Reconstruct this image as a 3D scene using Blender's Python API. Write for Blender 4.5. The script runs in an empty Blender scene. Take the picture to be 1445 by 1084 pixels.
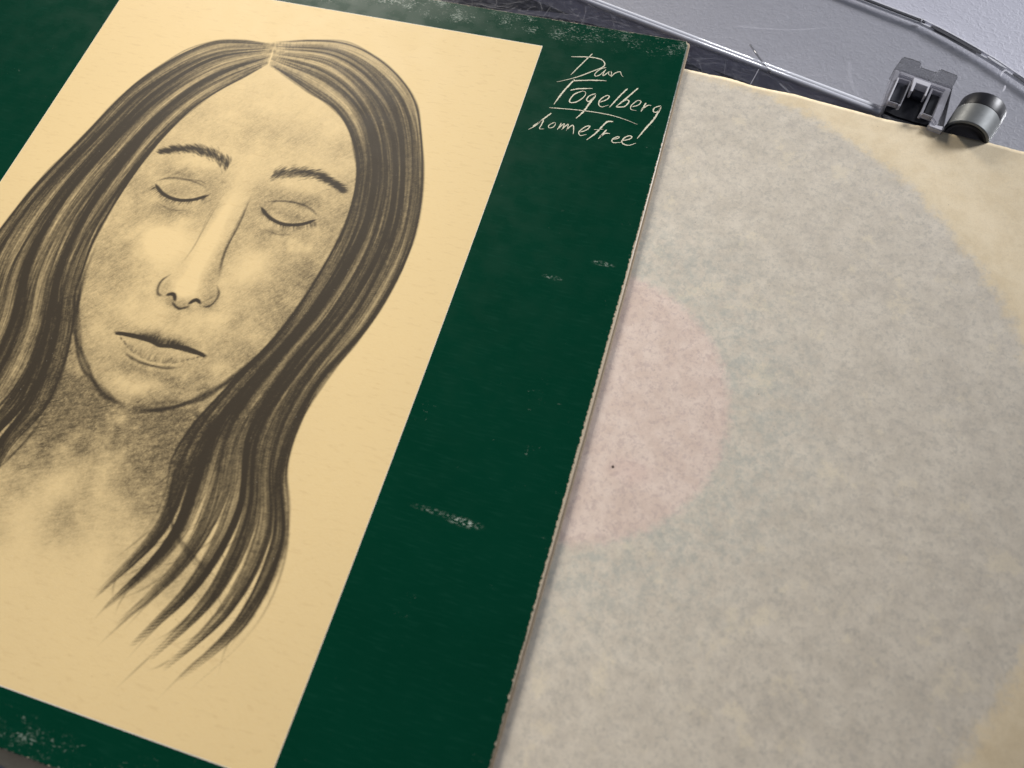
import bpy, bmesh, math, random
import numpy as np
from mathutils import Vector, Matrix, noise as mnoise

random.seed(5)
MM = 0.001
scene = bpy.context.scene
C = scene.collection

# ------------------------------------------------------------------ camera
cam_data = bpy.data.cameras.new("camera")
cam = bpy.data.objects.new("camera", cam_data)
C.objects.link(cam)
R = ((0.95650219, -0.23906153, 0.16719192), (0.2850858, 0.88756644, -0.36187276), (-0.06188409, 0.39379613, 0.9171123))
T = (15.76764597 * MM, -258.61349561 * MM, 235.98881164 * MM)
cam.matrix_world = Matrix([[*R[0], T[0]], [*R[1], T[1]], [*R[2], T[2]], [0, 0, 0, 1]])
cam_data.sensor_fit = 'HORIZONTAL'
cam_data.sensor_width = 36
cam_data.lens = 36 * 1075.91 / 1445
cam_data.clip_start = 0.005
cam_data.clip_end = 50
cam_data.dof.use_dof = True
cam_data.dof.focus_distance = 0.300
cam_data.dof.aperture_fstop = 9.0
scene.camera = cam

# ------------------------------------------------------------------ light: dim room, two unseen spots added to shape the brightness
world = bpy.data.worlds.new("World")
scene.world = world
world.use_nodes = True
wn = world.node_tree
wn.nodes["Background"].inputs[0].default_value = (0.72, 0.80, 1.0, 1)
wn.nodes["Background"].inputs[1].default_value = 0.13

sd = bpy.data.lights.new("added_key_spot", 'SPOT')  # unseen spot, added so brightness falls off towards the lower right
sd.energy = 205; sd.color = (1.0, 0.93, 0.83); sd.spot_size = math.radians(26); sd.spot_blend = 1.0; sd.shadow_soft_size = 0.22
so = bpy.data.objects.new("added_key_spot", sd); C.objects.link(so)
so.location = (-0.80, 1.05, 0.50)
so.rotation_euler = (Vector((-0.178, -0.145, 0)) - so.location).to_track_quat('-Z', 'Y').to_euler()
sd = bpy.data.lights.new("added_fill_spot", 'SPOT')  # unseen spot, added to brighten the table at the rear right
sd.energy = 90; sd.color = (0.95, 0.96, 1.0); sd.spot_size = math.radians(27); sd.spot_blend = 1.0; sd.shadow_soft_size = 0.16
so = bpy.data.objects.new("added_fill_spot", sd); C.objects.link(so)
so.location = (0.90, 0.75, 0.46)
so.rotation_euler = (Vector((0.08, 0.03, 0)) - so.location).to_track_quat('-Z', 'Y').to_euler()

scene.view_settings.view_transform = 'Standard'
scene.view_settings.look = 'None'
scene.view_settings.exposure = 0.0
scene.view_settings.gamma = 1.0
scene.cycles.max_bounces = 10
scene.cycles.transparent_max_bounces = 24
scene.cycles.caustics_reflective = False
scene.cycles.caustics_refractive = False

# ------------------------------------------------------------------ node helper
class N:
    """small wrapper: every call adds a node and returns its output socket"""
    def __init__(self, name):
        self.m = bpy.data.materials.new(name); self.m.use_nodes = True
        self.t = self.m.node_tree; self.t.nodes.clear()
        self.out = self.t.nodes.new('ShaderNodeOutputMaterial')
        tc = self.t.nodes.new('ShaderNodeTexCoord')
        v = self.t.nodes.new('ShaderNodeVectorMath'); v.operation = 'SCALE'; v.inputs['Scale'].default_value = 1000
        self.t.links.new(tc.outputs['Object'], v.inputs[0])
        self.co = v.outputs[0]                       # object coordinates in millimetres
        s = self.t.nodes.new('ShaderNodeSeparateXYZ'); self.t.links.new(self.co, s.inputs[0])
        self.x, self.y, self.z = s.outputs
    def put(self, sock, v):
        if isinstance(v, bpy.types.NodeSocket): self.t.links.new(v, sock)
        elif isinstance(v, (tuple, list)) and len(v) == 3 and sock.type == 'RGBA': sock.default_value = (*v, 1)
        else: sock.default_value = v
    def math(self, op, a, b=0.0, c=0.0, clamp=False):
        n = self.t.nodes.new('ShaderNodeMath'); n.operation = op; n.use_clamp = clamp
        for i, v in enumerate((a, b, c)): self.put(n.inputs[i], v)
        return n.outputs[0]
    def scale(self, sx, sy, sz=1):
        n = self.t.nodes.new('ShaderNodeVectorMath'); n.operation = 'MULTIPLY'
        self.put(n.inputs[0], self.co); n.inputs[1].default_value = (sx, sy, sz); return n.outputs[0]
    def noise(self, scale=1.0, detail=3, rough=.5, vec=None, dist=0.0):
        n = self.t.nodes.new('ShaderNodeTexNoise'); self.put(n.inputs['Vector'], vec or self.co)
        n.inputs['Scale'].default_value = scale; n.inputs['Detail'].default_value = detail
        n.inputs['Roughness'].default_value = rough; n.inputs['Distortion'].default_value = dist
        return n.outputs['Fac']
    def ramp(self, v, lo, hi, a=0.0, b=1.0):
        n = self.t.nodes.new('ShaderNodeMapRange'); n.interpolation_type = 'SMOOTHSTEP'
        self.put(n.inputs[0], v); n.inputs[1].default_value = lo; n.inputs[2].default_value = hi
        n.inputs[3].default_value = a; n.inputs[4].default_value = b; return n.outputs[0]
    def mix(self, f, a, b):
        n = self.t.nodes.new('ShaderNodeMix'); n.data_type = 'RGBA'
        self.put(n.inputs[0], f); self.put(n.inputs[6], a); self.put(n.inputs[7], b); return n.outputs[2]
    def bump(self, h, strength, dist=0.0005):
        n = self.t.nodes.new('ShaderNodeBump'); n.inputs['Strength'].default_value = strength
        n.inputs['Distance'].default_value = dist; self.put(n.inputs['Height'], h); return n.outputs[0]
    def dist2(self, cx, cy, kx=1.0, ky=1.0):
        dx = self.math('MULTIPLY', self.math('SUBTRACT', self.x, cx), kx)
        dy = self.math('MULTIPLY', self.math('SUBTRACT', self.y, cy), ky)
        return self.math('SQRT', self.math('ADD', self.math('MULTIPLY', dx, dx), self.math('MULTIPLY', dy, dy)))
    def surface(self, sh): self.t.links.new(sh, self.out.inputs[0]); return self.m
    def principled(self, col, rough=.5, normal=None, metal=0.0, spec=.5, coat=0.0, emit=None):
        n = self.t.nodes.new('ShaderNodeBsdfPrincipled')
        self.put(n.inputs['Base Color'], col); self.put(n.inputs['Roughness'], rough)
        self.put(n.inputs['Metallic'], metal); self.put(n.inputs['Specular IOR Level'], spec)
        n.inputs['Coat Weight'].default_value = coat
        if normal: self.put(n.inputs['Normal'], normal)
        return n.outputs[0]
    def bsdf(self, kind, **kw):
        n = self.t.nodes.new('ShaderNode' + kind)
        for k, v in kw.items(): self.put(n.inputs[k], v)
        return n.outputs[0]
    def mixs(self, f, a, b):
        n = self.t.nodes.new('ShaderNodeMixShader'); self.put(n.inputs[0], f)
        self.t.links.new(a, n.inputs[1]); self.t.links.new(b, n.inputs[2]); return n.outputs[0]

def clear_plastic(name, tint, milk=.0, milk_col=(.7, .7, .75), rough=.06, scratch=0.0, ior=1.49):
    """clear acrylic: see-through tint, a little milkiness, fresnel gloss"""
    n = N(name)
    see = n.bsdf('BsdfTransparent', Color=tint)
    f = n.t.nodes.new('ShaderNodeFresnel'); g = n.t.nodes.new('ShaderNodeNewGeometry')
    n.put(f.inputs[0], n.math('ADD', n.math('MULTIPLY', g.outputs['Backfacing'], 1 / ior - ior), ior))   # same gloss on both faces
    m = milk
    if scratch:
        s = n.noise(.9, 4, .6, n.scale(.35, .9)); s2 = n.noise(.05, 3, .5)
        m = n.math('ADD', milk, n.math('MULTIPLY', n.ramp(s, .45, .75), n.ramp(s2, .35, .7, .2 * scratch, scratch)))
    bn = n.bump(n.noise(.05, 2), .05, .002)
    body = n.mixs(m, see, n.bsdf('BsdfDiffuse', Color=milk_col))
    gl = n.bsdf('BsdfGlossy', Color=(1, 1, 1), Roughness=rough, Normal=bn)
    return n.surface(n.mixs(f.outputs[0], body, gl))

def plain(name, col, rough=.5, metal=0.0, spec=.5, grain=.06, gs=2.0):
    n = N(name)
    c2 = tuple(c * (1 - grain * 2) for c in col)
    return n.surface(n.principled(n.mix(n.noise(gs, 4), c2, tuple(min(1, c * (1 + grain)) for c in col)), rough,
                                  n.bump(n.noise(gs * 2, 3), .08, .0003), metal, spec))

# ------------------------------------------------------------------ materials
def m_cover():
    n = N("green_printed_card")
    base = n.mix(n.noise(.03, 3), (.0005, .033, .0165), (.0008, .043, .0225))
    base = n.mix(n.ramp(n.noise(.9, 2, .5, n.scale(.15, 1.6)), .50, .78, 0, .35), base, (.009, .062, .038))
    # distance to the nearest card edge (mm)
    dx = n.math('MINIMUM', n.math('MULTIPLY', n.x, -1), n.math('ADD', n.x, 315))
    dy = n.math('MINIMUM', n.math('MULTIPLY', n.y, -1), n.math('ADD', n.y, 315))
    rim = n.math('MINIMUM', dx, dy)
    ringy = n.math('MULTIPLY', n.ramp(dy, 6, 19, .175, 0), n.ramp(n.y, -300, -100, .66, 1.0))
    ringx = n.ramp(dx, 0, 12, .05, 0)
    ring = n.math('MAXIMUM', ringy, ringx)
    patch = n.ramp(n.noise(.035, 2, .5), .52, .72, 0, .075)
    # scuffs: short horizontal flecks, thick near the edges
    fleck = n.noise(1.7, 6, .68, n.scale(.50, 1.15), .9)
    clump = n.ramp(n.noise(.11, 3, .55, n.scale(.8, 1.3)), .35, .70, -.085, .060)
    v = n.math('ADD', n.math('ADD', fleck, n.math('ADD', ring, patch)), clump)
    scuff = n.ramp(v, .72, .80)
    # one longer rubbed streak low on the green band, another beside it
    def streak(cx, cy, kx, ky, k):
        return n.math('MULTIPLY', n.ramp(n.dist2(cx, cy, kx, ky), .25, 1.0, 1, 0),
                      n.ramp(n.noise(1.4, 4, .65, n.scale(.5, 1.2)), .50, .62, 0, k))
    st = n.math('MAXIMUM', streak(-28.5, -214.8, .13, .55, .9), streak(-38, -214.0, .09, .8, .35))
    st = n.math('MAXIMUM', st, streak(-9, -112, .2, .8, .7))
    st = n.math('MAXIMUM', st, streak(-25, -122, .22, .9, .5))
    scuff = n.math('MAXIMUM', n.math('MULTIPLY', scuff, .50), st)
    # bare card where the edge is worn through
    bare = n.ramp(n.math('ADD', rim, n.math('MULTIPLY', n.noise(.8, 5, .7), -2.3)), -1.15, -.85, 1, 0)
    corner = n.ramp(n.math('ADD', n.dist2(0, 0), n.math('MULTIPLY', n.noise(.7, 3), -3)), -.2, .9, 1, 0)
    bare = n.math('MAXIMUM', bare, corner)
    col = n.mix(scuff, base, (.46, .53, .46))
    col = n.mix(bare, col, (.55, .46, .34))
    rough = n.math('ADD', n.math('MULTIPLY', scuff, .3), n.ramp(n.noise(.12, 3), .3, .7, .25, .33))
    h = n.noise(3.0, 2)
    return n.surface(n.principled(col, rough, n.bump(h, .06, .0003), 0, .08))

def m_panel():
    n = N("cream_art_print")
    a = n.t.nodes.new('ShaderNodeAttribute'); a.attribute_name = 'ink'
    ink = a.outputs['Fac']
    cream = n.mix(n.noise(.02, 3), (.85, .645, .325), (.80, .61, .315))
    cream = n.mix(n.ramp(n.noise(.7, 4, .6, n.scale(.25, 1.2), .5), .54, .70, 0, .26), cream, (.60, .42, .20))
    cream = n.mix(n.ramp(n.noise(.9, 3, .6), .68, .78, 0, .45), cream, (.50, .33, .17))
    cream = n.mix(n.ramp(n.noise(2.4, 4, .7, n.scale(.3, 1.0)), .3, .75, 0, .10), cream, (.93, .80, .54))
    col = n.mix(ink, cream, (.026, .021, .017))
    wear = n.math('MULTIPLY', n.ramp(n.noise(2.2, 2), .765, .80), .8)
    col = n.mix(wear, col, (.85, .78, .62))
    rough = n.ramp(n.noise(.1, 3), .3, .7, .55, .62)
    return n.surface(n.principled(col, rough, n.bump(n.noise(2.2, 4, .6, n.scale(.5, 1.0)), .10, .0003), 0, .12))

def m_paper():
    n = N("mottled_inner_sleeve_paper")
    wob = n.math('MULTIPLY', n.math('SUBTRACT', n.noise(.35, 7, .8), .5), 9.0)
    wob2 = n.math('MULTIPLY', n.math('SUBTRACT', n.noise(.12, 6, .75), .5), 14.0)
    d = n.math('ADD', n.dist2(-5.06, -162.9), wob)
    disc = n.ramp(n.math('ADD', d, wob2), 145.5, 151.5, 1, 0)
    lab = n.ramp(d, 47.8, 52.4, 1, 0)
    cloud = n.noise(.13, 8, .72); fine = n.noise(.42, 6, .72, None, .6); fib = n.noise(2.2, 6, .8, n.scale(1, .8), .4)
    cream = n.mix(n.ramp(cloud, .35, .65), (.80, .655, .43), (.88, .74, .51))
    fibre = n.noise(.62, 6, .72, None, .3); mid = n.noise(.24, 9, .76)
    grey = n.mix(n.ramp(cloud, .32, .70), (.64, .575, .475), (.78, .705, .585))
    grey = n.mix(n.ramp(mid, .48, .66, 0, .36), grey, (.475, .435, .385))
    grey = n.mix(n.ramp(fibre, .48, .64, 0, .40), grey, (.41, .395, .35))
    grey = n.mix(n.ramp(n.noise(.075, 7, .72, n.scale(1.1, 1, 1)), .55, .66, 0, .55), grey, (.84, .74, .56))
    green = n.ramp(n.dist2(-5.06, -162.9), 52, 100, .38, 0)
    grey = n.mix(n.math('MULTIPLY', green, n.ramp(mid, .42, .62)), grey, (.43, .49, .45))
    pink = n.mix(n.ramp(cloud, .38, .64), (.75, .60, .51), (.85, .705, .61))
    pink = n.mix(n.ramp(mid, .50, .68, 0, .5), pink, (.66, .53, .46))
    pink = n.mix(n.ramp(fibre, .50, .60, 0, .42), pink, (.50, .39, .37))
    pink = n.mix(n.math('MULTIPLY', n.ramp(n.dist2(18, -184, .09, .16), .2, 1, 1, 0), .22), pink, (.58, .36, .33))
    col = n.mix(disc, cream, grey)
    col = n.mix(lab, col, pink)
    col = n.mix(n.ramp(fib, .48, .64, 0, .18), col, (.36, .33, .27))
    col = n.mix(n.ramp(fib, .50, .30, 0, .20), col, (.90, .82, .66))
    speck = n.ramp(n.dist2(12.15, -184.0), .35, .6, 1, 0)
    col = n.mix(n.math('MAXIMUM', speck, n.ramp(n.noise(1.1, 1), .80, .83, 0, .6)), col, (.05, .035, .03))
    h = n.math('ADD', n.math('MULTIPLY', fib, .5), n.math('MULTIPLY', n.noise(.03, 3), 5))
    sh = n.principled(col, .75, n.bump(h, .18, .0004), 0, .18)
    see = n.bsdf('BsdfTransparent', Color=(1, .97, .9))
    return n.surface(n.mixs(n.ramp(fine, .4, .7, .02, .06), sh, see))

def m_table():
    n = N("lilac_textured_paint")
    col = n.mix(n.noise(.05, 4), (.53, .53, .60), (.57, .57, .64))
    h = n.math('ADD', n.ramp(n.noise(.42, 3, .55, None, .8), .42, .68), n.math('MULTIPLY', n.noise(1.4, 3), .3))
    return n.surface(n.principled(col, .42, n.bump(h, .20, .0005), 0, .3))

def m_deck():
    n = N("dark_scuffed_plinth")
    s = n.noise(.5, 5, .7, n.scale(.6, .25), 1.4)
    col = n.mix(n.ramp(s, .45, .75), (.018, .019, .025), (.045, .046, .058))
    return n.surface(n.principled(col, n.ramp(s, .4, .7, .28, .5), n.bump(s, .1, .0003), 0, .5))

M = dict(
    cover=m_cover(), panel=m_panel(), paper=m_paper(), table=m_table(), deck=m_deck(),
    card=plain("bare_card_edge", (.42, .33, .225), .85, grain=.18, gs=1.2),
    panel_edge=plain("cut_paper_edge", (.93, .90, .80), .7),
    chalk=plain("cream_lettering", (.80, .76, .58), .75, grain=.14, gs=3.0),
    vinyl=plain("black_vinyl", (.012, .012, .013), .3),
    label=plain("red_record_label", (.55, .10, .08), .6),
    mat=plain("platter_mat", (.045, .046, .058), .7, grain=.2, gs=.6),
    rim=plain("pale_metal_rim", (.50, .50, .56), .35, .3),
    lid=clear_plastic("clear_scratched_acrylic", (.86, .86, .89), .004, (.55, .56, .62), .10, .13),
    sheet=clear_plastic("clear_acrylic_sheet", (.965, .965, .96), .06, (.60, .60, .65), .12, .12),
    edge=clear_plastic("frosted_acrylic_edge", (.86, .86, .90), .72, (.80, .80, .86), .15, .1),
    bright_edge=clear_plastic("acrylic_edge_highlight", (.9, .9, .93), .85, (.93, .93, .97), .08),  # near-white colour puts the edge highlight into the material
    dark_edge=plain("dark_line_in_acrylic", (.10, .10, .11), .25, grain=.2),
    clear=clear_plastic("clear_moulded_plastic", (.90, .90, .92), .34, (.66, .65, .70), .10, .15),
    smoked=clear_plastic("smoked_moulded_plastic", (.74, .74, .75), .20, (.33, .33, .35), .12, .3),
    bright=clear_plastic("bright_moulded_plastic", (.9, .9, .92), .75, (.84, .83, .88), .12),
    black=plain("black_plastic", (.012, .0125, .017), .40, spec=.25, grain=.3, gs=.5),
    black2=plain("dusty_black_plastic", (.035, .037, .050), .45, grain=.4, gs=.4),
    scratch=clear_plastic("pale_scratch_and_reflection", (.95, .95, .95), .42, (.60, .60, .66), .4),  # for a real scratch and for a painted reflection arc
    faint=clear_plastic("faint_scratch_and_reflection", (.97, .97, .97), .16, (.60, .60, .66), .4),  # for real hairlines and for a painted reflection arc
)
def m_chrome():
    n = N("brushed_chrome")
    s = n.noise(1.0, 4, .6, n.scale(.6, 3, .6))
    return n.surface(n.principled(n.mix(s, (.19, .20, .20), (.26, .27, .27)), n.ramp(s, .3, .7, .45, .58), None, .45, .25))
M['chrome'] = m_chrome()

# ------------------------------------------------------------------ mesh helpers (all lengths in mm)
def link(name, me, mat, parent=None):
    o = bpy.data.objects.new(name, me); C.objects.link(o)
    for m in (mat if isinstance(mat, (list, tuple)) else [mat]): me.materials.append(m)
    if parent: o.parent = parent
    return o
def mesh(name, verts, faces, mat, parent=None, smooth=False):
    me = bpy.data.meshes.new(name)
    me.from_pydata([tuple(c * MM for c in v) for v in verts], [], faces); me.update()
    if smooth: me.polygons.foreach_set('use_smooth', [True] * len(me.polygons))
    return link(name, me, mat, parent)
def empty(name, label, cat, loc=(0, 0, 0)):
    o = bpy.data.objects.new(name, None); o.empty_display_size = .02; C.objects.link(o)
    o['label'] = label; o['category'] = cat
    return o
def area2(p): return sum(p[i][0] * p[(i + 1) % len(p)][1] - p[(i + 1) % len(p)][0] * p[i][1] for i in range(len(p)))
def prism(name, poly, z0, z1, mat, parent=None, bevel=.25, seg=2):
    """an outline with its own thickness, edges bevelled"""
    if area2(poly) < 0: poly = poly[::-1]
    bm = bmesh.new()
    f = bm.faces.new([bm.verts.new((x * MM, y * MM, z0 * MM)) for x, y in poly])
    r = bmesh.ops.extrude_face_region(bm, geom=[f])
    for v in [g for g in r['geom'] if isinstance(g, bmesh.types.BMVert)]: v.co.z = z1 * MM
    bmesh.ops.recalc_face_normals(bm, faces=bm.faces[:])
    if bevel: bmesh.ops.bevel(bm, geom=[e for e in bm.edges], offset=bevel * MM, segments=seg, affect='EDGES', clamp_overlap=True)
    me = bpy.data.meshes.new(name); bm.to_mesh(me); bm.free()
    return link(name, me, mat, parent)
def spline(P, step=.4):
    P = [Vector(p) for p in P]; out = []
    for i in range(len(P) - 1):
        a, b, c, d = P[max(i - 1, 0)], P[i], P[i + 1], P[min(i + 2, len(P) - 1)]
        n = max(2, int((c - b).length / step))
        for k in range(n):
            t = k / n
            out.append(.5 * ((2 * b) + (-a + c) * t + (2 * a - 5 * b + 4 * c - d) * t * t + (-a + 3 * b - 3 * c + d) * t ** 3))
    out.append(P[-1]); return out
def ribbon_data(P, w, z, taper=.25, jitter=.0, thick=.03):
    """a flat stroke with a little thickness"""
    V, F = [], []
    n = len(P)
    for i, q in enumerate(P):
        t = (P[min(i + 1, n - 1)] - P[max(i - 1, 0)]); t = Vector((t.x, t.y)); t = t.normalized() if t.length else Vector((1, 0))
        u = i / (n - 1); k = min(1, u / .08 * .6 + .4, (1 - u) / max(taper, .01) * .7 + .3)
        hw = w * .5 * k
        a = hw * (1 + random.uniform(-jitter, jitter)); b = hw * (1 + random.uniform(-jitter, jitter))
        V += [(q.x - t.y * a, q.y + t.x * a, z + thick), (q.x + t.y * b, q.y - t.x * b, z + thick),
              (q.x - t.y * a, q.y + t.x * a, z), (q.x + t.y * b, q.y - t.x * b, z)]
    for i in range(n - 1):
        o = 4 * i
        F += [(o, o + 1, o + 5, o + 4), (o + 2, o, o + 4, o + 6), (o + 1, o + 3, o + 7, o + 5)]
    return V, F
def tube(name, P, r, mat, parent, seg=8):
    V, F = [], []
    P = [Vector(p) for p in P]; n = len(P)
    for i, q in enumerate(P):
        t = (P[min(i + 1, n - 1)] - P[max(i - 1, 0)]).normalized()
        a = t.cross(Vector((0, 0, 1))).normalized(); b = a.cross(t)
        for k in range(seg):
            g = 2 * math.pi * k / seg; V.append(tuple(q + a * math.cos(g) * r + b * math.sin(g) * r))
    for i in range(n - 1):
        for k in range(seg):
            F.append((i * seg + k, i * seg + (k + 1) % seg, (i + 1) * seg + (k + 1) % seg, (i + 1) * seg + k))
    F.append(tuple(range(seg))[::-1]); F.append(tuple((n - 1) * seg + k for k in range(seg)))
    return mesh(name, V, F, mat, parent, True)
def lathe(name, prof, mat, parent, frame, seg=64, smooth=True):
    """prof: (radius, height) pairs along the axis of frame"""
    V, F = [], []
    for r, h in prof:
        for k in range(seg):
            g = 2 * math.pi * k / seg; V.append(tuple(frame @ Vector((r * math.cos(g), r * math.sin(g), h))))
    for i in range(len(prof) - 1):
        for k in range(seg):
            F.append((i * seg + k, i * seg + (k + 1) % seg, (i + 1) * seg + (k + 1) % seg, (i + 1) * seg + k))
    F.append(tuple(range(seg))[::-1]); F.append(tuple((len(prof) - 1) * seg + k for k in range(seg)))
    o = mesh(name, V, F, mat, parent, smooth)
    m = o.modifiers.new("edges", 'EDGE_SPLIT'); m.split_angle = math.radians(35)
    return o

def bow(y): return 1.5 * (1 - ((y + 157.5) / 157.5) ** 2) - .75     # the old cover is slightly bowed

# ---- measured outlines, millimetres
LETTERS = [([(-37.47, -15.39), (-40.34, -21.8), (-43.19, -28.52)], 1.0),
 ([(-45.56, -18.94), (-41.33, -17.97), (-37.43, -17.39), (-33.34, -17.6), (-31.3, -19.35), (-31.67, -21.56), (-35.04, -24.53), (-39.76, -28.48), (-43.67, -31.03), (-47.76, -33.33)], 1.0),
 ([(-30.12, -21.35), (-32.32, -22.84), (-33.75, -25.58), (-33.21, -26.81), (-31.63, -25.62), (-30.05, -22.32)], 0.8),
 ([(-30.05, -22.32), (-30.49, -24.46), (-30.34, -26.0), (-29.33, -24.56), (-28.46, -23.01)], 0.8),
 ([(-27.92, -22.89), (-27.37, -23.74), (-27.1, -25.55), (-25.92, -23.4), (-24.19, -22.33), (-23.44, -23.58), (-22.37, -24.75)], 0.8),
 ([(-28.46, -23.01), (-28.43, -24.51), (-27.1, -25.55)], 0.7), ([(-41.59, -31.3), (-34.93, -29.45), (-28.44, -28.17)], 1.2),
 ([(-41.08, -30.43), (-43.38, -36.39), (-44.59, -40.35), (-45.75, -44.85)], 1.5), ([(-41.28, -36.34), (-38.11, -34.79), (-32.79, -33.4)], 1.2),
 ([(-36.21, -35.53), (-39.02, -37.8), (-40.18, -41.14), (-39.49, -42.44), (-37.21, -41.46), (-35.16, -38.51), (-34.93, -36.11), (-36.21, -35.53)], 1.1),
 ([(-30.97, -35.7), (-33.18, -37.46), (-33.66, -39.76), (-32.35, -40.03), (-30.69, -36.15)], 1.0), ([(-30.71, -36.73), (-32.16, -41.44), (-33.49, -46.07), (-35.42, -49.8)], 1.6),
 ([(-28.3, -39.66), (-26.07, -37.83), (-25.29, -35.97), (-26.57, -35.77), (-28.45, -38.39), (-28.38, -40.91), (-26.88, -41.78), (-24.64, -40.24)], 1.0),
 ([(-19.22, -30.24), (-21.28, -34.53), (-23.99, -41.31)], 1.3), ([(-15.19, -29.08), (-18.4, -34.94), (-21.62, -40.54)], 1.3),
 ([(-21.52, -40.51), (-18.4, -39.63), (-17.12, -36.6), (-18.54, -36.21), (-20.09, -38.38)], 1.1),
 ([(-15.33, -39.05), (-13.11, -37.45), (-12.61, -35.54), (-14.1, -35.53), (-15.81, -38.45), (-15.47, -40.38), (-13.24, -40.49)], 0.9),
 ([(-10.55, -35.85), (-11.0, -38.25), (-11.46, -40.57)], 1.4), ([(-11.29, -39.39), (-9.64, -36.99), (-8.18, -36.65)], 1.0),
 ([(-4.57, -35.87), (-6.69, -37.44), (-6.8, -39.4), (-5.39, -39.35), (-4.28, -36.45)], 1.0), ([(-4.31, -36.31), (-5.65, -42.66), (-7.88, -48.45), (-9.89, -53.92)], 1.6),
 ([(-47.03, -46.96), (-40.78, -46.07), (-33.14, -45.27), (-24.31, -44.96), (-17.52, -45.7), (-11.43, -47.2)], 0.8),
 ([(-45.51, -49.41), (-48.45, -54.04), (-50.1, -57.13), (-52.09, -59.44)], 1.2), ([(-50.86, -57.45), (-47.84, -53.61), (-47.76, -55.86), (-47.99, -58.03), (-46.12, -57.73)], 0.9),
 ([(-43.11, -53.62), (-44.83, -55.52), (-44.36, -56.81), (-42.83, -55.89), (-42.55, -54.05), (-43.11, -53.62)], 0.8), ([(-40.38, -53.4), (-40.61, -55.0), (-41.09, -56.95)], 0.9),
 ([(-40.81, -56.32), (-39.26, -53.41), (-39.09, -54.85), (-39.38, -56.68)], 0.8), ([(-39.28, -56.23), (-37.72, -53.33), (-37.4, -54.94), (-37.53, -56.52)], 0.8),
 ([(-37.53, -56.1), (-35.92, -53.39), (-35.05, -54.59), (-34.44, -57.73)], 0.9),
 ([(-32.22, -56.09), (-29.95, -54.42), (-29.1, -52.33), (-30.7, -52.99), (-32.5, -55.87), (-31.6, -57.61), (-29.36, -56.51)], 1.0),
 ([(-20.8, -48.03), (-22.99, -48.55), (-24.34, -51.12), (-26.16, -55.26), (-28.72, -59.2)], 1.4), ([(-27.12, -53.61), (-23.54, -52.54)], 0.5),
 ([(-22.36, -52.47), (-23.46, -55.1), (-24.45, -57.69)], 1.2), ([(-23.97, -56.33), (-22.52, -54.46), (-20.61, -54.0)], 1.1),
 ([(-18.86, -56.49), (-16.86, -55.32), (-17.28, -54.73), (-18.78, -55.92), (-19.12, -57.24), (-18.28, -58.0), (-15.24, -57.13)], 1.0),
 ([(-15.43, -56.35), (-12.73, -54.95), (-12.06, -53.61), (-13.4, -53.45), (-14.95, -55.14), (-15.32, -56.81), (-14.09, -57.88), (-12.06, -57.8), (-9.9, -56.19)], 1.1)]
LID_REAR = [(-46.32, 18.97), (78.73, -14.44)]
SHEET_REAR = [(68.74, 63.64), (95.33, 54.92), (119.59, 42.13), (137.08, 30.29)]
SLEEVE_TOP = [(1.05, -12.39), (10.43, -13.1), (16.17, -13.17), (21.96, -13.75), (26.96, -14.87), (34.34, -15.43), (44.91, -15.59), (54.69, -16.87), (64.02, -17.77), (72.16, -18.58), (78.9, -19.52),
 (88.38, -19.74), (95.93, -19.76), (101.43, -20.74), (112.61, -21.56), (117.3, -21.83), (126.14, -23.0), (130.39, -23.48)]
PLATTER_ARC = [(-77.56, 14.45), (-50.23, 16.52), (-27.26, 14.25), (0.24, 4.85), (12.47, -2.15)]
DECK_FRONT = [(-146.67, -321.05), (-142.47, -322.43)]
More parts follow.
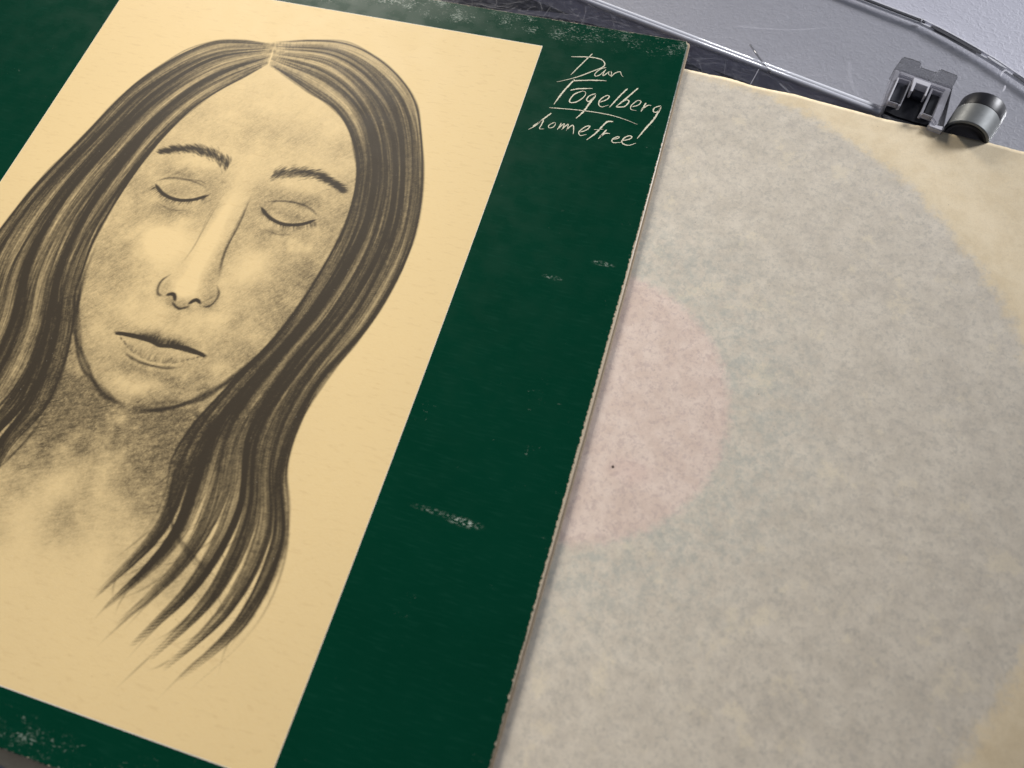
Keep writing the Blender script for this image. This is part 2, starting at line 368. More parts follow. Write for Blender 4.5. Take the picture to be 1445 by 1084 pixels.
HINGE = {'band': [(82.98, 12.2), (85.94, 11.81), (90.24, 10.72), (89.98, 8.15), (96.02, 6.59), (97.43, 8.95), (104.41, 6.72), (102.54, -0.18), (94.89, 0.93), (88.35, 3.01), (80.16, 4.52)],
 'block_left': [(83.01, 0.77), (87.11, -0.08), (84.55, -11.76), (80.2, -11.16)],
 'block_mid': [(89.38, 0.06), (93.62, -0.97), (93.04, -7.3), (88.5, -6.16)],
 'block_right': [(96.05, -2.24), (99.12, -3.2), (96.65, -15.4), (93.29, -14.48)],
 'body': [(82.63, 4.33), (100.21, 0.06), (97.69, -13.92), (96.36, -18.75), (91.14, -18.15), (83.75, -16.79), (79.76, -15.12), (80.12, -9.31)],
 'bracket': [(87.52, 0.15), (94.08, -1.58), (93.59, -3.99), (92.68, -8.45), (92.06, -8.51), (92.91, -3.71), (88.56, -2.6), (87.64, -7.14), (86.83, -7.24)],
 'foot': [(96.53, -16.54), (98.33, -19.73), (101.27, -19.88), (100.84, -22.29), (95.83, -21.17), (95.44, -20.21)],
 'frame_left': [(80.48, 4.59), (82.64, 3.95), (82.52, 1.89), (79.51, -14.35), (77.66, -14.79)],
 'frame_right': [(99.69, -1.94), (102.13, -1.02), (99.57, -14.58), (98.16, -20.23), (95.99, -17.14), (98.78, -4.36)],
 'frame_top': [(82.64, 3.95), (88.08, 2.41), (99.75, -0.61), (102.13, -1.02), (101.5, -3.06), (99.26, -2.49), (82.54, 1.67)],
 'lip': [(79.0, -15.27), (83.91, -16.5), (91.31, -17.77), (96.99, -18.14), (102.07, -19.27), (102.8, -20.79), (97.27, -21.48), (79.58, -20.78)],
 'rim_left': [(81.74, -0.68), (82.38, -0.75), (79.82, -13.29), (79.11, -13.46)],
 'rim_left2': [(86.31, -1.85), (86.96, -1.93), (84.09, -15.11), (83.03, -15.49), (83.22, -14.23), (83.99, -14.05)],
 'rim_low_left': [(79.33, -13.18), (83.19, -13.89), (83.09, -14.48), (79.14, -13.8)],
 'rim_low_right': [(92.41, -16.37), (95.96, -17.32), (95.86, -17.98), (92.28, -17.04)],
 'rim_right': [(94.38, -3.74), (95.18, -3.91), (92.49, -16.56), (91.97, -17.75), (91.16, -17.31), (91.67, -16.11)],
 'rim_top_left': [(81.88, -0.51), (86.92, -1.49), (86.81, -2.09), (81.78, -1.12)],
 'rim_top_right': [(94.5, -3.36), (98.82, -4.47), (98.72, -5.15), (94.4, -4.0)],
 'wall_right': [(102.31, -0.48), (102.72, 0.37), (100.83, -22.21), (100.35, -21.99)]}
CRACKS_AND_REFLECTIONS = {'arc': [(16.27, 31.0), (28.06, 32.32), (39.69, 34.05), (49.58, 37.08), (57.39, 40.08)],  # arc and arc2 trace reflections on the sheet, the others are marks
 'arc2': [(65.68, 19.23), (66.55, 11.86), (69.07, 4.61), (73.57, -0.88), (77.97, -3.64)],
 'dark': [(17.59, 11.61), (23.59, 7.29), (28.77, 0.5), (34.38, -6.02)],
 'pale': [(29.32, -4.26), (28.22, -9.56), (27.06, -14.43)],
 'smear': [(38.42, -9.88), (42.27, -13.16), (44.74, -14.84)],
 'tick': [(128.32, 30.77), (127.11, 29.89), (126.28, 27.11)],
 'tick2': [(128.3, 22.45), (128.12, 20.45), (127.39, 18.72)]}
CYL = (110.4, -19.41, -6.0)

# ---- generic pencil study, painted as print density on the panel grid (mm) ----
PW,PH,PS=193.6,284.0,0.30
def pencil_study():
    rng=np.random.default_rng(7)
    nx,ny=int(PW/PS)+1,int(PH/PS)+1
    U,V=np.meshgrid(np.arange(nx)*PS,np.arange(ny)*PS)
    S=np.zeros((ny,nx))
    def blur(a,k):
        for ax in (0,1):
            c=np.cumsum(np.pad(a,[(k+1,k) if i==ax else (0,0) for i in (0,1)],mode='edge'),axis=ax)
            a=(np.take(c,range(2*k+1,c.shape[ax]),ax)-np.take(c,range(0,c.shape[ax]-2*k-1),ax))/(2*k+1)
        return a
    def noise(k): 
        n=blur(blur(rng.standard_normal((ny,nx)),k),k); return n/n.std()
    grain=.55*rng.standard_normal((ny,nx))+.25*noise(1); cloud=noise(9)+.5*noise(3)
    def curve(pts,n):
        P=np.array(pts,float); m=len(P)
        d=np.r_[0,np.cumsum(np.hypot(*np.diff(P,axis=0).T))]; t=np.linspace(0,d[-1],n)
        # Catmull-Rom
        i=np.clip(np.searchsorted(d,t,side='right')-1,0,m-2); h=d[i+1]-d[i]; x=((t-d[i])/h)[:,None]
        T=np.gradient(P,d,axis=0); h=h[:,None]
        return (2*x**3-3*x**2+1)*P[i]+(x**3-2*x**2+x)*h*T[i]+(-2*x**3+3*x**2)*P[i+1]+(x**3-x**2)*h*T[i+1]
    def stamp(px,py,w,a):      # w: half width in mm, a: ink
        x=px/PS;y=py/PS;ix=np.round(x).astype(int);iy=np.round(y).astype(int)
        r=np.maximum(w/PS,0.45)
        K=2
        for dy in range(-K,K+1):
            for dx in range(-K,K+1):
                jx,jy=ix+dx,iy+dy
                q=((jx-x)**2+(jy-y)**2)/(r*r)
                k=a*np.exp(-q); ok=(jx>=0)&(jx<nx)&(jy>=0)&(jy<ny)&(k>.002)
                np.add.at(S,(jy[ok],jx[ok]),k[ok])
    def line(pts,w=.4,a=.25,taper=(.15,.3),wob=.0,passes=1):
        for _ in range(passes):
            P=np.array(pts,float)+rng.normal(0,wob,(len(pts),2))
            L=np.hypot(*np.diff(P,axis=0).T).sum(); n=max(6,int(L/(PS*.8)))
            C=curve(P,n) if len(P)>2 else P[0]+(P[1]-P[0])*np.linspace(0,1,n)[:,None]
            t=np.linspace(0,1,n); f=np.clip(t/max(taper[0],1e-3),0,1)*np.clip((1-t)/max(taper[1],1e-3),0,1)
            stamp(C[:,0],C[:,1],w*(.5+.5*f),a*f)
    g=lambda u,v,su,sv,r=0:np.exp(-(((U-u)*np.cos(r)+(V-v)*np.sin(r))/su)**2-(((V-v)*np.cos(r)-(U-u)*np.sin(r))/sv)**2)
    sm=lambda x:1/(1+np.exp(-np.clip(x,-40,40)))
    # face outline: half width as a function of v
    fv=np.array([40,60,85,110,135,155,170,182,190,194.]);fw=np.array([38,44,46,46.5,45,40,33,23,12,0.])
    cu=98.0
    hw=np.interp(V[:,0],fv,fw,left=30,right=0)[:,None]
    inside=sm((V-36)/2)*sm((hw-np.abs(U-cu))/1.2)*sm((193-V)/1.0)
    edge=np.exp(-np.clip(hw-np.abs(U-cu),0,99)/11.)
    T=inside*(.06+.34*edge*sm((V-70)/14)+.30*np.exp(-np.clip(hw-(U-cu),0,99)/16.)*sm((V-100)/16))
    T+=inside*.28*np.exp(-np.clip(193-V,0,99)/9.)
    for s in(-1,1):
        T+=inside*(.42*g(cu+s*23,97,12,3.5)+.30*g(cu+s*23,105,9,3)+.40*g(cu+s*22,113,11,3)+.28*g(cu+s*11,104,5,11)+.20*g(cu+s*30,140,10,20,s*.35)+.20*g(cu+s*24,118,11,4))
    T+=inside*(.30*g(cu+7,126,3.2,17)+.55*g(cu+1,150.5,8.5,2.4)+.30*g(cu+10,146,3,4)+.22*g(cu-9.5,146,2.6,4)
        +.16*g(cu,157,3,4)+.50*g(cu,179,12,2.6)+.45*g(cu,165,15,2.2)+.22*g(cu,171,13,2.8)+.14*g(cu,70,30,10))
    T-=inside*(.35*g(cu-1.5,128,2.2,18)+.25*g(cu-1,143,3.6,3.4)+.25*g(cu-22,128,10,9)+.15*g(cu+22,130,8,8)+.2*g(cu-2,186,8,3.5))
    # neck and shoulders
    ncu=98.0; nw=np.interp(V[:,0],[170,200,222,240,262],[33,30,34,60,90])[:,None]
    neck=sm((nw-np.abs(U-ncu))/1.5)*sm((V-185)/3)*(1-inside)
    T+=neck*(1.25*np.exp(-np.clip(V-190,0,99)/15.)*sm((V-188)/2)+.28*sm((U-112)/6)*np.exp(-((V-212)/20.)**2)+.30*g(78,214,6,22,.3)
        +.22*g(98,232,7,9)+.18*g(60,240,20,5,.2)+.20*g(140,242,20,5,-.2))
    T+=.75*(1-inside)*sm((V-150)/8)*sm((212-V)/9)*sm((46-np.abs(U-97))/5)*(.4+.6*sm((np.abs(U-97)-22)/5))
    T=np.clip(T*(1+.20*cloud),0,1)
    S+=1.1*T*(1+.30*grain)
    # hatching that follows the tone
    n=26000; hx=rng.uniform(40,170,n);hy=rng.uniform(45,262,n)
    tv=T[(hy/PS).astype(int).clip(0,ny-1),(hx/PS).astype(int).clip(0,nx-1)]
    keep=tv>.07; hx,hy,tv=hx[keep],hy[keep],tv[keep]
    L=rng.uniform(2.5,7,len(hx)); an=np.where(hy>192,-.5,-.95)+rng.normal(0,.14,len(hx))
    for q in np.linspace(-.5,.5,15):
        f=(1-(2*q)**2)
        stamp(hx+np.cos(an)*L*q,hy+np.sin(an)*L*q+ .5*q*q*L*.3,np.full(len(hx),.17),tv*.26*f)
    # features: lowered lids, plain brows, nose, mouth
    for s in(-1,1):
        e=lambda a,b:(cu+s*a,b)
        line([e(11,103.5),e(16,107),e(23,108.8),e(30,107.2),e(35,103.8)],.5,.5,(.1,.1),.15,4)
        line([e(12,101.5),e(17,99.4),e(24,98.9),e(31,100.2),e(36,103.4)],.35,.18,(.2,.2),.25,3)
        line([e(15,112),e(23,113.6),e(31,111)],.3,.14,(.3,.3),.3,2)
        for k in range(90):
            f=rng.uniform(0,1); a0=12+23*f; b0=104.2+4.6*np.sin(np.pi*(f*.95+.02))
            line([e(a0,b0),e(a0+.6+2.0*(f-.3),b0+2.2+rng.uniform(0,1.6))],.2,.3,(.05,.6))
        for k in range(900):
            f=rng.uniform(0,1); a0=9+30*f; b0=89-5.2*np.sin(np.pi*min(1,f*.9+.05))+rng.normal(0,1.5*(1-.5*f))
            line([e(a0,b0+1.0),e(a0+1.6+2.2*f,b0-1.6+2.0*f)],.22,.30,(.2,.5))
    line([(cu-5,98),(cu-6.5,112),(cu-6.5,128),(cu-8.8,139)],.3,.08,(.3,.3),.4,3)
    line([(cu+5,97),(cu+6,112),(cu+6.5,128),(cu+9.5,139)],.35,.16,(.3,.2),.4,5)
    for s in(-1,1):
        line([(cu+s*9,139),(cu+s*12,144),(cu+s*10.5,149),(cu+s*7,149.5)],.35,.24,(.3,.2),.2,3)
        line([(cu+s*7.4,148.8),(cu+s*4.8,147.6),(cu+s*2.6,150)],.6,.45,(.2,.2),.15,3)
    line([(cu-4,150.4),(cu,152.2),(cu+4,150.4)],.4,.3,(.2,.2),.2,3)
    line([(cu-19,167.4),(cu-9,166.6),(cu-3,167.3),(cu,167.9),(cu+3,167.3),(cu+9,166.6),(cu+19,167.4)],.5,.5,(.06,.06),.25,4)
    for k in range(900):
        f=rng.uniform(-1,1); top=167.4-4.6*(1-abs(f)**1.7)+1.0*np.exp(-(f/.12)**2)
        x=cu+18*f; line([(x,167.9),(x+rng.normal(0,.6),top+rng.uniform(0,.8))],.25,.12,(.1,.5))
    for k in range(240):
        f=rng.uniform(-1,1); b=168.3+6.2*(1-abs(f)**2.2)
        x=cu+16*f; y0=168.5+rng.uniform(.3,1)*(b-168.5)*.95; line([(x,y0),(x*1.0+rng.normal(0,.5),b)],.22,.13,(.4,.2))
    line([(cu-13,173.2),(cu-6,175.4),(cu,175.9),(cu+6,175.4),(cu+13,173.2)],.4,.2,(.2,.2),.3,3)
    for s in (-1,1):    # jaw
        line([(cu+s*x,y) for x,y in ((45,132),(41,153),(34,169),(23,182),(11,190.5),(0,193))],.7,.10,(.35,.1),.8,7)
        line([(cu+s*27,196),(cu+s*28.5,212),(cu+s*33,224),(cu+s*48,234),(cu+s*70,240)],.4,.16,(.2,.4),.5,3)
    # hair: wavy curtains swept from a side part, strokes interpolated between guides
    part=(80,33)
    guides={
     'l':[ [(82,36),(73,47),(62,63),(55,84),(52,108),(52,134),(57,156),(66,178),(70,200),(67,218),(72,238)],
           [(81,29),(62,40),(46,62),(37,92),(32,122),(34,150),(42,174),(44,198),(38,220),(44,244)],
           [(80,24),(54,29),(33,54),(22,90),(14,124),(13,152),(21,178),(19,202),(10,224),(13,244)] ],
     'r':[ [(84,36),(101,43),(123,54),(138,74),(144,98),(143,126),(138,152),(129,176),(122,200),(126,224),(116,252)],
           [(83,29),(108,30),(134,46),(151,74),(158,104),(155,136),(147,164),(143,190),(150,214),(148,238),(136,264)],
           [(80,23),(112,17),(145,34),(164,70),(172,106),(169,140),(160,170),(161,198),(172,222),(172,246),(160,270)] ]}
    for key,G in guides.items():
        ph=rng.uniform(0,6.28,6); LK=lambda s,tn:.035*np.sin(s*17+tn*4+ph[0])+.022*np.sin(s*41-tn*7+ph[1])+.012*np.sin(s*83+tn*11+ph[2])
        DK=lambda s,tn:.62+.22*np.sin(s*23+tn*3+ph[3])+.16*np.sin(s*57-tn*6+ph[4])
        n=220; C=[curve(g_,n) for g_ in G]
        # soft underlying tone
        N=26000; s=rng.uniform(0,1,N); t=rng.integers(0,n-18,N)
        def at(s,t):
            s=np.asarray(s);a=np.clip(s*2,0,1)[...,None];b=np.clip(s*2-1,0,1)[...,None]
            tn=t/n; w_=np.clip((tn-.80)/.20,0,1)**1.3; K_=7.0; fr=(np.floor(s*K_)+.5+.25*np.sin(np.floor(s*K_)*5.))/K_; s=s*(1-.85*w_)+fr*.85*w_
            a=np.clip(s*2,0,1)[...,None];b=np.clip(s*2-1,0,1)[...,None]
            return C[0][t]*(1-a)+C[1][t]*(a-b)+C[2][t]*b
        hl=lambda s,t:1-.62*np.exp(-((t/n-.13-.05*np.sin(s*7))/.075)**2)-.22*np.exp(-((t/n-.55-.05*np.sin(s*9))/.06)**2)
        P=at(s,t); stamp(P[:,0],P[:,1],np.full(N,.75),.085*hl(s,t)*DK(s,t/n)*np.clip((n-t)/25,0,1))
        for k in range(11000):
            s0=rng.uniform(0,1); s1=np.clip(s0+rng.normal(0,.05),-.03,1.03); t0=int(rng.uniform(-10,n*.86)); ln=int(rng.uniform(18,80))
            t=np.arange(max(t0,0),min(t0+ln,n-1)); 
            if len(t)<8: continue
            # strands gather into locks
            lock=LK(s0,t/n); f=(t-t[0])/(t[-1]-t[0])
            P=at(np.clip(s0+(s1-s0)*f+lock,0,1),t)
            m=3; tt=np.linspace(0,len(P)-1,len(P)*m); P=np.stack([np.interp(tt,range(len(P)),P[:,i]) for i in(0,1)],1); ff=np.interp(tt,range(len(f)),f)
            shape=np.clip(ff/.2,0,1)*np.clip((1-ff)/.35,0,1)
            dark=1.75*DK(s0,t0/n)*hl(s0,t0+ln/2)
            stamp(P[:,0],P[:,1],.10+.16*rng.random()*shape+0*ff,.16*dark*shape*rng.uniform(.5,1.5))
        for k in range(60):   # loose ends and flyaways
            s0=rng.uniform(0,1); p0=at(s0,n-int(rng.uniform(4,40))); d=(C[1][-1]-C[1][-12]); d=d/np.hypot(*d); nrm=np.array([-d[1],d[0]])
            L=rng.uniform(5,18); c=rng.normal(0,2)
            line([p0,p0+d*L*.5+nrm*c*.5,p0+d*L+nrm*c*1.6],.3,.22,(.15,.6))
        for gi in (0,2):
            line(C[gi][::11],.4,.24,(.05,.2),.35,3)
        # lifted highlights (eraser)
        for k in range(4200):
            s0=rng.uniform(.05,.95); t0=int(rng.uniform(6,n*.8)); t=np.arange(t0,min(t0+int(rng.uniform(12,40)),n-1)); f=np.linspace(0,1,len(t)*3)
            P=at(np.clip(s0+LK(s0,t/n),0,1),t); P=np.stack([np.interp(np.linspace(0,len(t)-1,len(f)),range(len(t)),P[:,i]) for i in(0,1)],1)
            stamp(P[:,0],P[:,1],np.full(len(f),rng.uniform(.12,.19)),-(.08+.40*rng.random()**2.5)*np.sin(np.pi*f))
    S=np.clip(S,0,None)
    S*=1+.16*np.clip(grain,-2,2)
    D=1-np.exp(-1.15*S)
    return np.clip(D,0,.97)

# ================================================================== THE SETTING
tb = mesh("tabletop", [(-900, -900, -22), (900, -900, -22), (900, 900, -22), (-900, 900, -22),
                       (-900, -900, -50), (900, -900, -50), (900, 900, -50), (-900, 900, -50)],
          [(0, 1, 2, 3), (7, 6, 5, 4), (0, 4, 5, 1), (1, 5, 6, 2), (2, 6, 7, 3), (3, 7, 4, 0)], M['table'])
tb['kind'] = 'structure'

# ================================================================== RECORD PLAYER WITH ITS CLOSED CLEAR LID
player = empty("record_player", "dark record player under a closed scratched clear lid, records lying on it", "record player")
a, b = Vector(LID_REAR[0]), Vector(LID_REAR[1])
ux = (b - a).normalized(); uy = Vector((-ux.y, ux.x))
def lp(s, t): q = a + ux * s + uy * t; return (q.x, q.y)             # s along the rear edge, t to the rear
# front edge of the plinth passes through the traced front line
ft = (Vector(DECK_FRONT[0]) - a).dot(uy)
plinth = prism("plinth", [lp(-330, ft), lp(131, ft), lp(131, 10), lp(-330, 10)], -21.9, -15, M['deck'], player, .8)
fr = Matrix.Translation((-55, -112, 0))
pl = lathe("platter", [(128.5, -14.9), (131, -14.2), (131, -13.4), (130, -13)], M['rim'], player, fr, 160)
lathe("platter_mat", [(126.8, -12.95), (127, -12.8), (127, -12.6), (126.5, -12.4)], M['mat'], pl, fr, 160)
lid = prism("lid", [lp(-330, ft + 6), lp(129, ft + 6), lp(129, -2.2), lp(-330, -2.2)], -6.4, -4, M['lid'], player, 0)
# rounded rear rim of the lid: two beads, highlight painted as pale colour, dark joint between
tube("lid_bead", [(*lp(-328, -1.4), -4.4), (*lp(129, -1.4), -4.4)], 1.15, M['edge'], lid, 14)
tube("lid_bead", [(*lp(-328, .9), -4.9), (*lp(129, .9), -4.9)], 1.10, M['bright_edge'], lid, 14)
tube("lid_joint", [(*lp(-328, -.25), -4.2), (*lp(129, -.25), -4.2)], .22, M['dark_edge'], lid, 8)
prism("rear_wall", [lp(-330, -.9), lp(129, -.9), lp(129, .6), lp(-330, .6)], -14.9, -6.0, M['edge'], lid, 0)

# hairline scratches on the lid
V, F = [], []
for k in range(230):
    s = random.uniform(-60, 112); t = random.uniform(-34, -2.5)
    c = Vector(lp(s, t)); an = random.gauss(.9, .9); L = random.uniform(3, 16); cv = random.gauss(0, .9)
    d = Vector((math.cos(an), math.sin(an))); nn = Vector((-d.y, d.x))
    pts = [c + d * L * (u - .5) + nn * cv * (4 * u * (1 - u)) for u in (0, .25, .5, .75, 1)]
    if any((q - a).dot(uy) > -2.4 for q in pts): continue
    v, f = ribbon_data([Vector((q.x, q.y, 0)) for q in pts], random.uniform(.06, .16), -3.99, .3, 0, .01)
    o = len(V); V += v; F += [tuple(i + o for i in g) for g in f]
sc = mesh("lid_scratches", V, F, M['faint'], lid); sc['kind'] = 'stuff'
def stroke(name, pts, w, z, mat, parent, tap=.3):
    v, f = ribbon_data(spline([(*q, 0) for q in pts], 1.0), w, z, tap, .1, .02); return mesh(name, v, f, mat, parent)
stroke("long_scratch", CRACKS_AND_REFLECTIONS['pale'], .35, -3.98, M['scratch'], lid)
stroke("long_scratch", CRACKS_AND_REFLECTIONS['smear'], .9, -3.97, M['faint'], lid)
tube("crack", [(x, y, -3.3) for x, y in CRACKS_AND_REFLECTIONS['dark'][1:]], .42, M['smoked'], lid, 8)

# rear clear sheet reaching back over the table
n0 = lp(-330, 1.2); n1 = lp(129, 1.2)
sr = SHEET_REAR
far = Vector(sr[0]) + (Vector(sr[0]) - Vector(sr[1])).normalized() * 230
def sz(x, y): return -14.5 - max(0.0, (Vector((x, y)) - a).dot(uy) - 1.2) * .078      # one flat, slightly tilted sheet
outl = [(x, y, sz(x, y)) for x, y in (n0, n1, (190, -26), (190, -8), sr[3], sr[2], sr[1], sr[0], (far.x, far.y))]
top_f = tuple(range(9)); n = 9
V = [v for v in outl] + [(v[0], v[1], v[2] - 1.6) for v in outl]
F = [top_f, tuple(range(17, 8, -1))] + [(i, i + 9, (i + 1) % 9 + 9, (i + 1) % 9) for i in range(9)]
sheet = mesh("rear_flap", V, F, M['sheet'], player)
edge_path = [(far.x, far.y)] + sr + [(190, -8)]
ep = spline([(x, y, 0) for x, y in edge_path], 3)
def edge_strip(name, lo, hi, off, w, z, mat):
    P = [q for q in ep if lo <= q.x <= hi]
    out = []
    for i, q in enumerate(P):
        t = (P[min(i + 1, len(P) - 1)] - P[max(i - 1, 0)]).normalized(); out.append(q + Vector((-t.y, t.x, 0)) * -off)
    V, F = ribbon_data(out, w, z, .02, 0, 1.2)
    return mesh(name, V, F, mat, sheet)
edge_strip("flap_edge", -200, 190, -.75, .45, -20.4, M['bright_edge'])  # pale line painting the bright reflection along the clear edge
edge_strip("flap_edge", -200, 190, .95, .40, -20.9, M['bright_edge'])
edge_strip("edge_dark_reflection", -200, 96, .1, .75, -20.6, M['dark_edge'])  # dark segments paint what the clear edge reflects
edge_strip("edge_dark_reflection", 96, 121, .5, 1.7, -20.6, M['dark_edge'])
edge_strip("edge_bright_reflection", 121, 132, .2, 1.3, -20.6, M['bright_edge'])  # pale segment paints a bright stretch of the edge reflection
edge_strip("edge_dark_reflection", 132, 190, .4, 1.5, -20.6, M['dark_edge'])
stroke("flap_reflection", CRACKS_AND_REFLECTIONS['arc'], .5, -16.2, M['scratch'], sheet)  # pale strip standing in for a curved light reflection on the sheet
stroke("flap_reflection", CRACKS_AND_REFLECTIONS['arc2'], 1.6, -14.2, M['faint'], sheet)  # second reflection arc by the hinge, drawn as a faint strip

for kk in ('tick', 'tick2'):
    stroke("flap_chip", CRACKS_AND_REFLECTIONS[kk], .7, -16.4, M['bright'], sheet)
# the hinge at the rear edge
H = HINGE
hinge = prism("hinge", H['body'], -13.8, -4, M['black'], player, .4)
hinge['label'] = "black hinge block in a clear plastic housing"
prism("smoked_cap", H['band'], -7.5, -1, M['smoked'], hinge, .5)
prism("housing_bar", H['frame_left'], -9, -.9, M['clear'], hinge, .4)
prism("housing_bar", H['frame_top'], -8, -.8, M['clear'], hinge, .4)
prism("housing_bar", H['frame_right'], -9, -.7, M['clear'], hinge, .4)
for k in ('rim_left', 'rim_left2', 'rim_right', 'rim_low_left', 'rim_low_right', 'rim_top_left', 'rim_top_right'):
    prism("window_rim", H[k], -2.2, 0, M['bright' if k == 'rim_left' else 'clear'], hinge, .15)
prism("latch_bracket", H['bracket'], -3.0, .5, M['bright'], hinge, .15)
prism("hinge_block", H['block_left'], -4.2, -2, M['black2'], hinge, .3)
prism("hinge_block", H['block_mid'], -4.2, -2.5, M['black2'], hinge, .3)
prism("hinge_block", H['block_right'], -4.2, -2, M['black'], hinge, .3)
prism("housing_lip", H['lip'], -8, -4.5, M['smoked'], hinge, .4)
prism("housing_foot", H['foot'], -6, -1.5, M['bright'], hinge, .3)
prism("housing_wall", H['wall_right'], -9, -1.5, M['dark_edge'], hinge, .1)

# ================================================================== SHORT CHROME CYLINDER LYING BEYOND THE SLEEVE
ax = Vector((-.33089, -.93640, -.11690)).normalized()
fz = ax; fx = fz.cross(Vector((0, 0, 1))).normalized(); fy = fz.cross(fx)
fr = Matrix(((fx.x, fy.x, fz.x, CYL[0]), (fx.y, fy.y, fz.y, CYL[1]), (fx.z, fy.z, fz.z, CYL[2]), (0, 0, 0, 1)))
cyl = empty("metal_cap", "short chrome cylinder with black ends behind the top edge of the paper sleeve", "metal cap")
lathe("chrome_band", [(8.2, -9.6), (8.55, -9.4), (8.55, -.5), (8.3, -.15), (7.7, 0)], M['chrome'], cyl, fr, 72)
lathe("end_cap", [(7.9, -15.6), (8.3, -15.3), (8.5, -14.9), (8.5, -9.7), (8.2, -9.65)], M['black'], cyl, fr, 72)
fc = lathe("face_disc", [(7.6, -.4), (7.65, .35), (7.2, .6), (6.4, .45), (6.2, .1), (2, .1)], M['black'], cyl, fr, 72)

# ================================================================== RECORD IN ITS PAPER SLEEVE
rc = empty("vinyl_record", "black record with red label showing faintly through the paper inner sleeve", "record")
fr = Matrix.Translation((-5.06, -162.9, 0))
lathe("disc", [(150.2, -3.75), (150.8, -3.4), (150.2, -3.05)], M['vinyl'], rc, fr, 160)
lathe("label", [(50.0, -3.04), (50.2, -3.0), (50, -2.96)], M['label'], rc, fr, 96)

sl = empty("inner_sleeve", "aged cream paper inner sleeve with grey disc and pink label showing through", "record sleeve")
st = np.array(SLEEVE_TOP); k, c0 = np.polyfit(st[:, 0], st[:, 1], 1)
th = math.atan(k); e1 = Vector((math.cos(th), math.sin(th))); e2 = Vector((-e1.y, e1.x))
org = Vector((0, c0))
su = [(Vector((x, y)) - org).dot(e1) for x, y in SLEEVE_TOP]; sv = [(Vector((x, y)) - org).dot(e2) for x, y in SLEEVE_TOP]
nu, nv = 306, 206
V, F = [], []
u0, u1, vb = -160.0, 158.0, -318.0
for j in range(nv + 1):
    for i in range(nu + 1):
        u = u0 + (u1 - u0) * i / nu
        tv = float(np.interp(u, su, sv)) + .22 * mnoise.noise((u * .5, 3, 0))
        f = j / nv; f = 1 - (1 - f) ** 1.0
        v = tv * (f ** 12) + vb * (1 - f)
        q = org + e1 * u + e2 * v
        r = math.hypot(q.x + 5.06, q.y + 162.9)
        z = -3.50 + 1.15 / (1 + math.exp((r - 160) / 4.5))
        z += .12 * mnoise.noise((q.x * .016, q.y * .016, 1)) + .05 * mnoise.noise((q.x * .06, q.y * .06, 5))
        if q.x < 6: z = min(z, -1.78)
        V.append((q.x, q.y, z))
for j in range(nv):
    for i in range(nu):
        o = j * (nu + 1) + i; F.append((o, o + 1, o + nu + 2, o + nu + 1))
front = mesh("front_sheet", V, F, M['paper'], sl, True)
m = front.modifiers.new("paper", 'SOLIDIFY'); m.thickness = .10 * MM; m.offset = -1
back = []
for (u, v) in ((u0, vb), (u1, vb), *[(u, float(np.interp(u, su, sv)) - .35 + .35 * mnoise.noise((u * .11, 9, 0))) for u in np.linspace(u1, u0, 90)]):
    q = org + e1 * u + e2 * v; back.append((q.x, q.y))
prism("back_sheet", back, -3.98, -3.88, M['paper'], sl, 0)

# ================================================================== ALBUM COVER
cover = empty("album_cover", "worn dark green album cover with cream portrait panel and handwritten title", "album cover")
def board(name, dx, z0, z1, mats, jit, rounded):
    pts = []
    def edge(p, q, seed):
        L = math.dist(p, q); n = int(L / .8)
        for i in range(n):
            f = i / n; x = p[0] + (q[0] - p[0]) * f; y = p[1] + (q[1] - p[1]) * f
            w = jit * mnoise.noise((i * .33, seed, 0)) + jit * .8 * mnoise.noise((i * .09, seed, 4))
            nx, ny = (q[1] - p[1]) / L, -(q[0] - p[0]) / L
            pts.append((x + bow(y) + nx * w, y + ny * w))
    r = rounded; X0, X1, Y0, Y1 = -315, dx, -315, 0
    edge((X0, Y0), (X1 - r, Y0), 1); edge((X1, Y0 + r), (X1, Y1 - r), 2); edge((X1 - r, Y1), (X0, Y1), 3); edge((X0, Y1), (X0, Y0), 4)
    n = len(pts); c = (-157.5, -157.5)
    def ins(d): return [(x + (c[0] - x) / max(abs(c[0] - x), abs(c[1] - y)) * d, y + (c[1] - y) / max(abs(c[0] - x), abs(c[1] - y)) * d) for x, y in pts]
    V = [(x, y, z0) for x, y in pts] + [(x, y, z1 - .22) for x, y in pts] + [(x, y, z1) for x, y in ins(.35)]
    F = [tuple(range(n))[::-1]] + [(i, (i + 1) % n, n + (i + 1) % n, n + i) for i in range(n)] + \
        [(n + i, n + (i + 1) % n, 2 * n + (i + 1) % n, 2 * n + i) for i in range(n)] + [tuple(range(2 * n, 3 * n))]
    o = mesh(name, V, F, mats, cover)
    if len(mats) > 1:
        for i, p in enumerate(o.data.polygons): p.material_index = 1 if i <= n else 0
    return o
board("front_board", 0, -.80, 0, [M['cover'], M['card']], .05, .8)
board("back_board", .85, -1.62, -.86, [M['card'], M['card']], .07, .5)

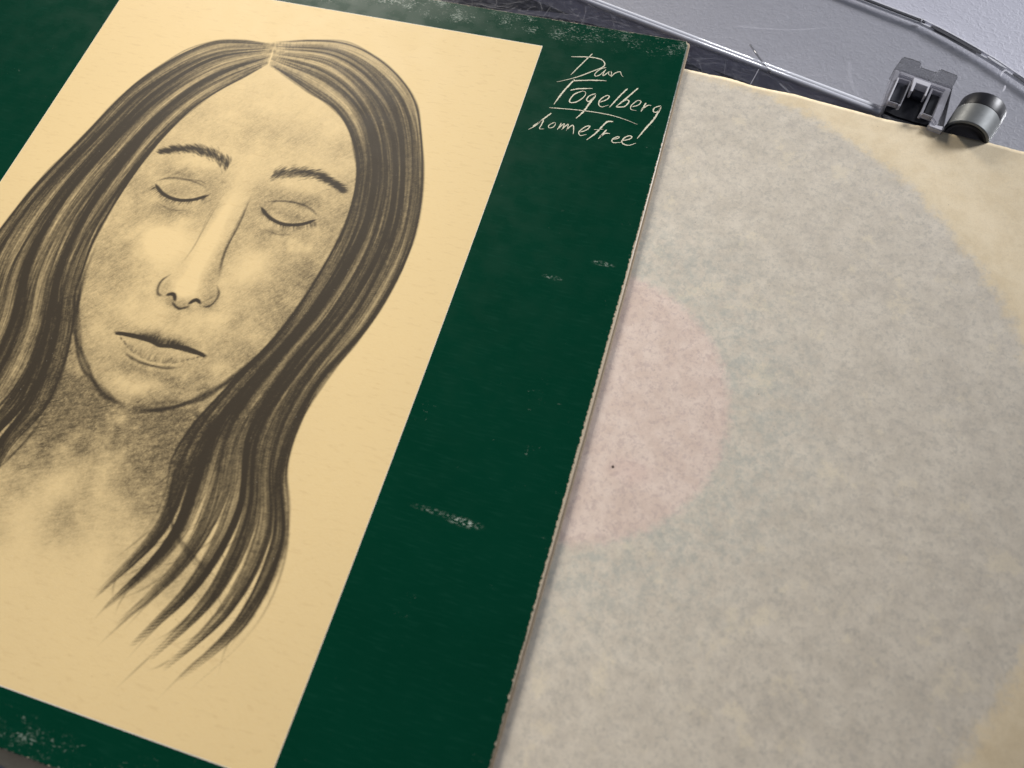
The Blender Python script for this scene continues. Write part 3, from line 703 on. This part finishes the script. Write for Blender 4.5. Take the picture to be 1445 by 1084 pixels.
# cream panel pasted on the front, with its pencil drawing as printed ink density
X0, Y1, PZ = -251.76, -16.0, .10
ink = pencil_study()
ny, nx = ink.shape
gx = X0 + np.arange(nx) * PS; gy = Y1 - np.arange(ny) * PS
GX, GY = np.meshgrid(gx, gy); GX = GX + 1.5 * (1 - ((GY + 157.5) / 157.5) ** 2) - .75
co = np.stack([GX, GY, np.full_like(GX, PZ)], -1).reshape(-1, 3) * MM
idx = np.arange(nx * ny).reshape(ny, nx)
quads = np.stack([idx[1:, :-1], idx[1:, 1:], idx[:-1, 1:], idx[:-1, :-1]], -1).reshape(-1, 4)
me = bpy.data.meshes.new("art_panel")
me.vertices.add(len(co)); me.vertices.foreach_set('co', co.astype(np.float32).ravel())
me.loops.add(quads.size); me.loops.foreach_set('vertex_index', quads.astype(np.int32).ravel())
me.polygons.add(len(quads)); me.polygons.foreach_set('loop_start', np.arange(0, quads.size, 4, dtype=np.int32))
me.polygons.foreach_set('use_smooth', np.ones(len(quads), dtype=bool))
me.update(calc_edges=True)
at = me.attributes.new('ink', 'FLOAT', 'POINT'); at.data.foreach_set('value', ink.astype(np.float32).ravel())
panel = link("art_panel", me, M['panel'], cover)
panel['label'] = "cream panel with a pencil drawing of a long-haired head"
# thin pale paper edge round the panel
e = [(X0 - .15, Y1 + .20), (X0 + PW + .04, Y1 + .20), (X0 + PW + .04, Y1 - PH - .04), (X0 - .15, Y1 - PH - .04)]
pts = []
for i in range(4):
    p, q = e[i], e[(i + 1) % 4]
    for f in np.linspace(0, 1, 60)[:-1]:
        x, y = p[0] + (q[0] - p[0]) * f, p[1] + (q[1] - p[1]) * f; pts.append((x + bow(y), y))
prism("panel_backing", pts, .0, .085, M['panel_edge'], cover, 0)

# handwritten title: raised chalk-like strokes
def lettering(rows, lab):
    V, F = [], []
    for pts, w in rows:
        v, f = ribbon_data(spline([(x, y, 0) for x, y in pts], .22), w * .41, .03, .30, .38, .05)
        o = len(V); V += v; F += [tuple(i + o for i in g) for g in f]
    t = mesh("handwriting", V, F, M['chalk'], cover); t['label'] = lab
lettering(LETTERS[:6], 'short top word of the cream handwriting')
lettering(LETTERS[6:21], 'large middle word of the cream handwriting')
lettering(LETTERS[21:22], 'thin cream underline below the middle word')
lettering(LETTERS[22:], 'small bottom word of the cream handwriting')
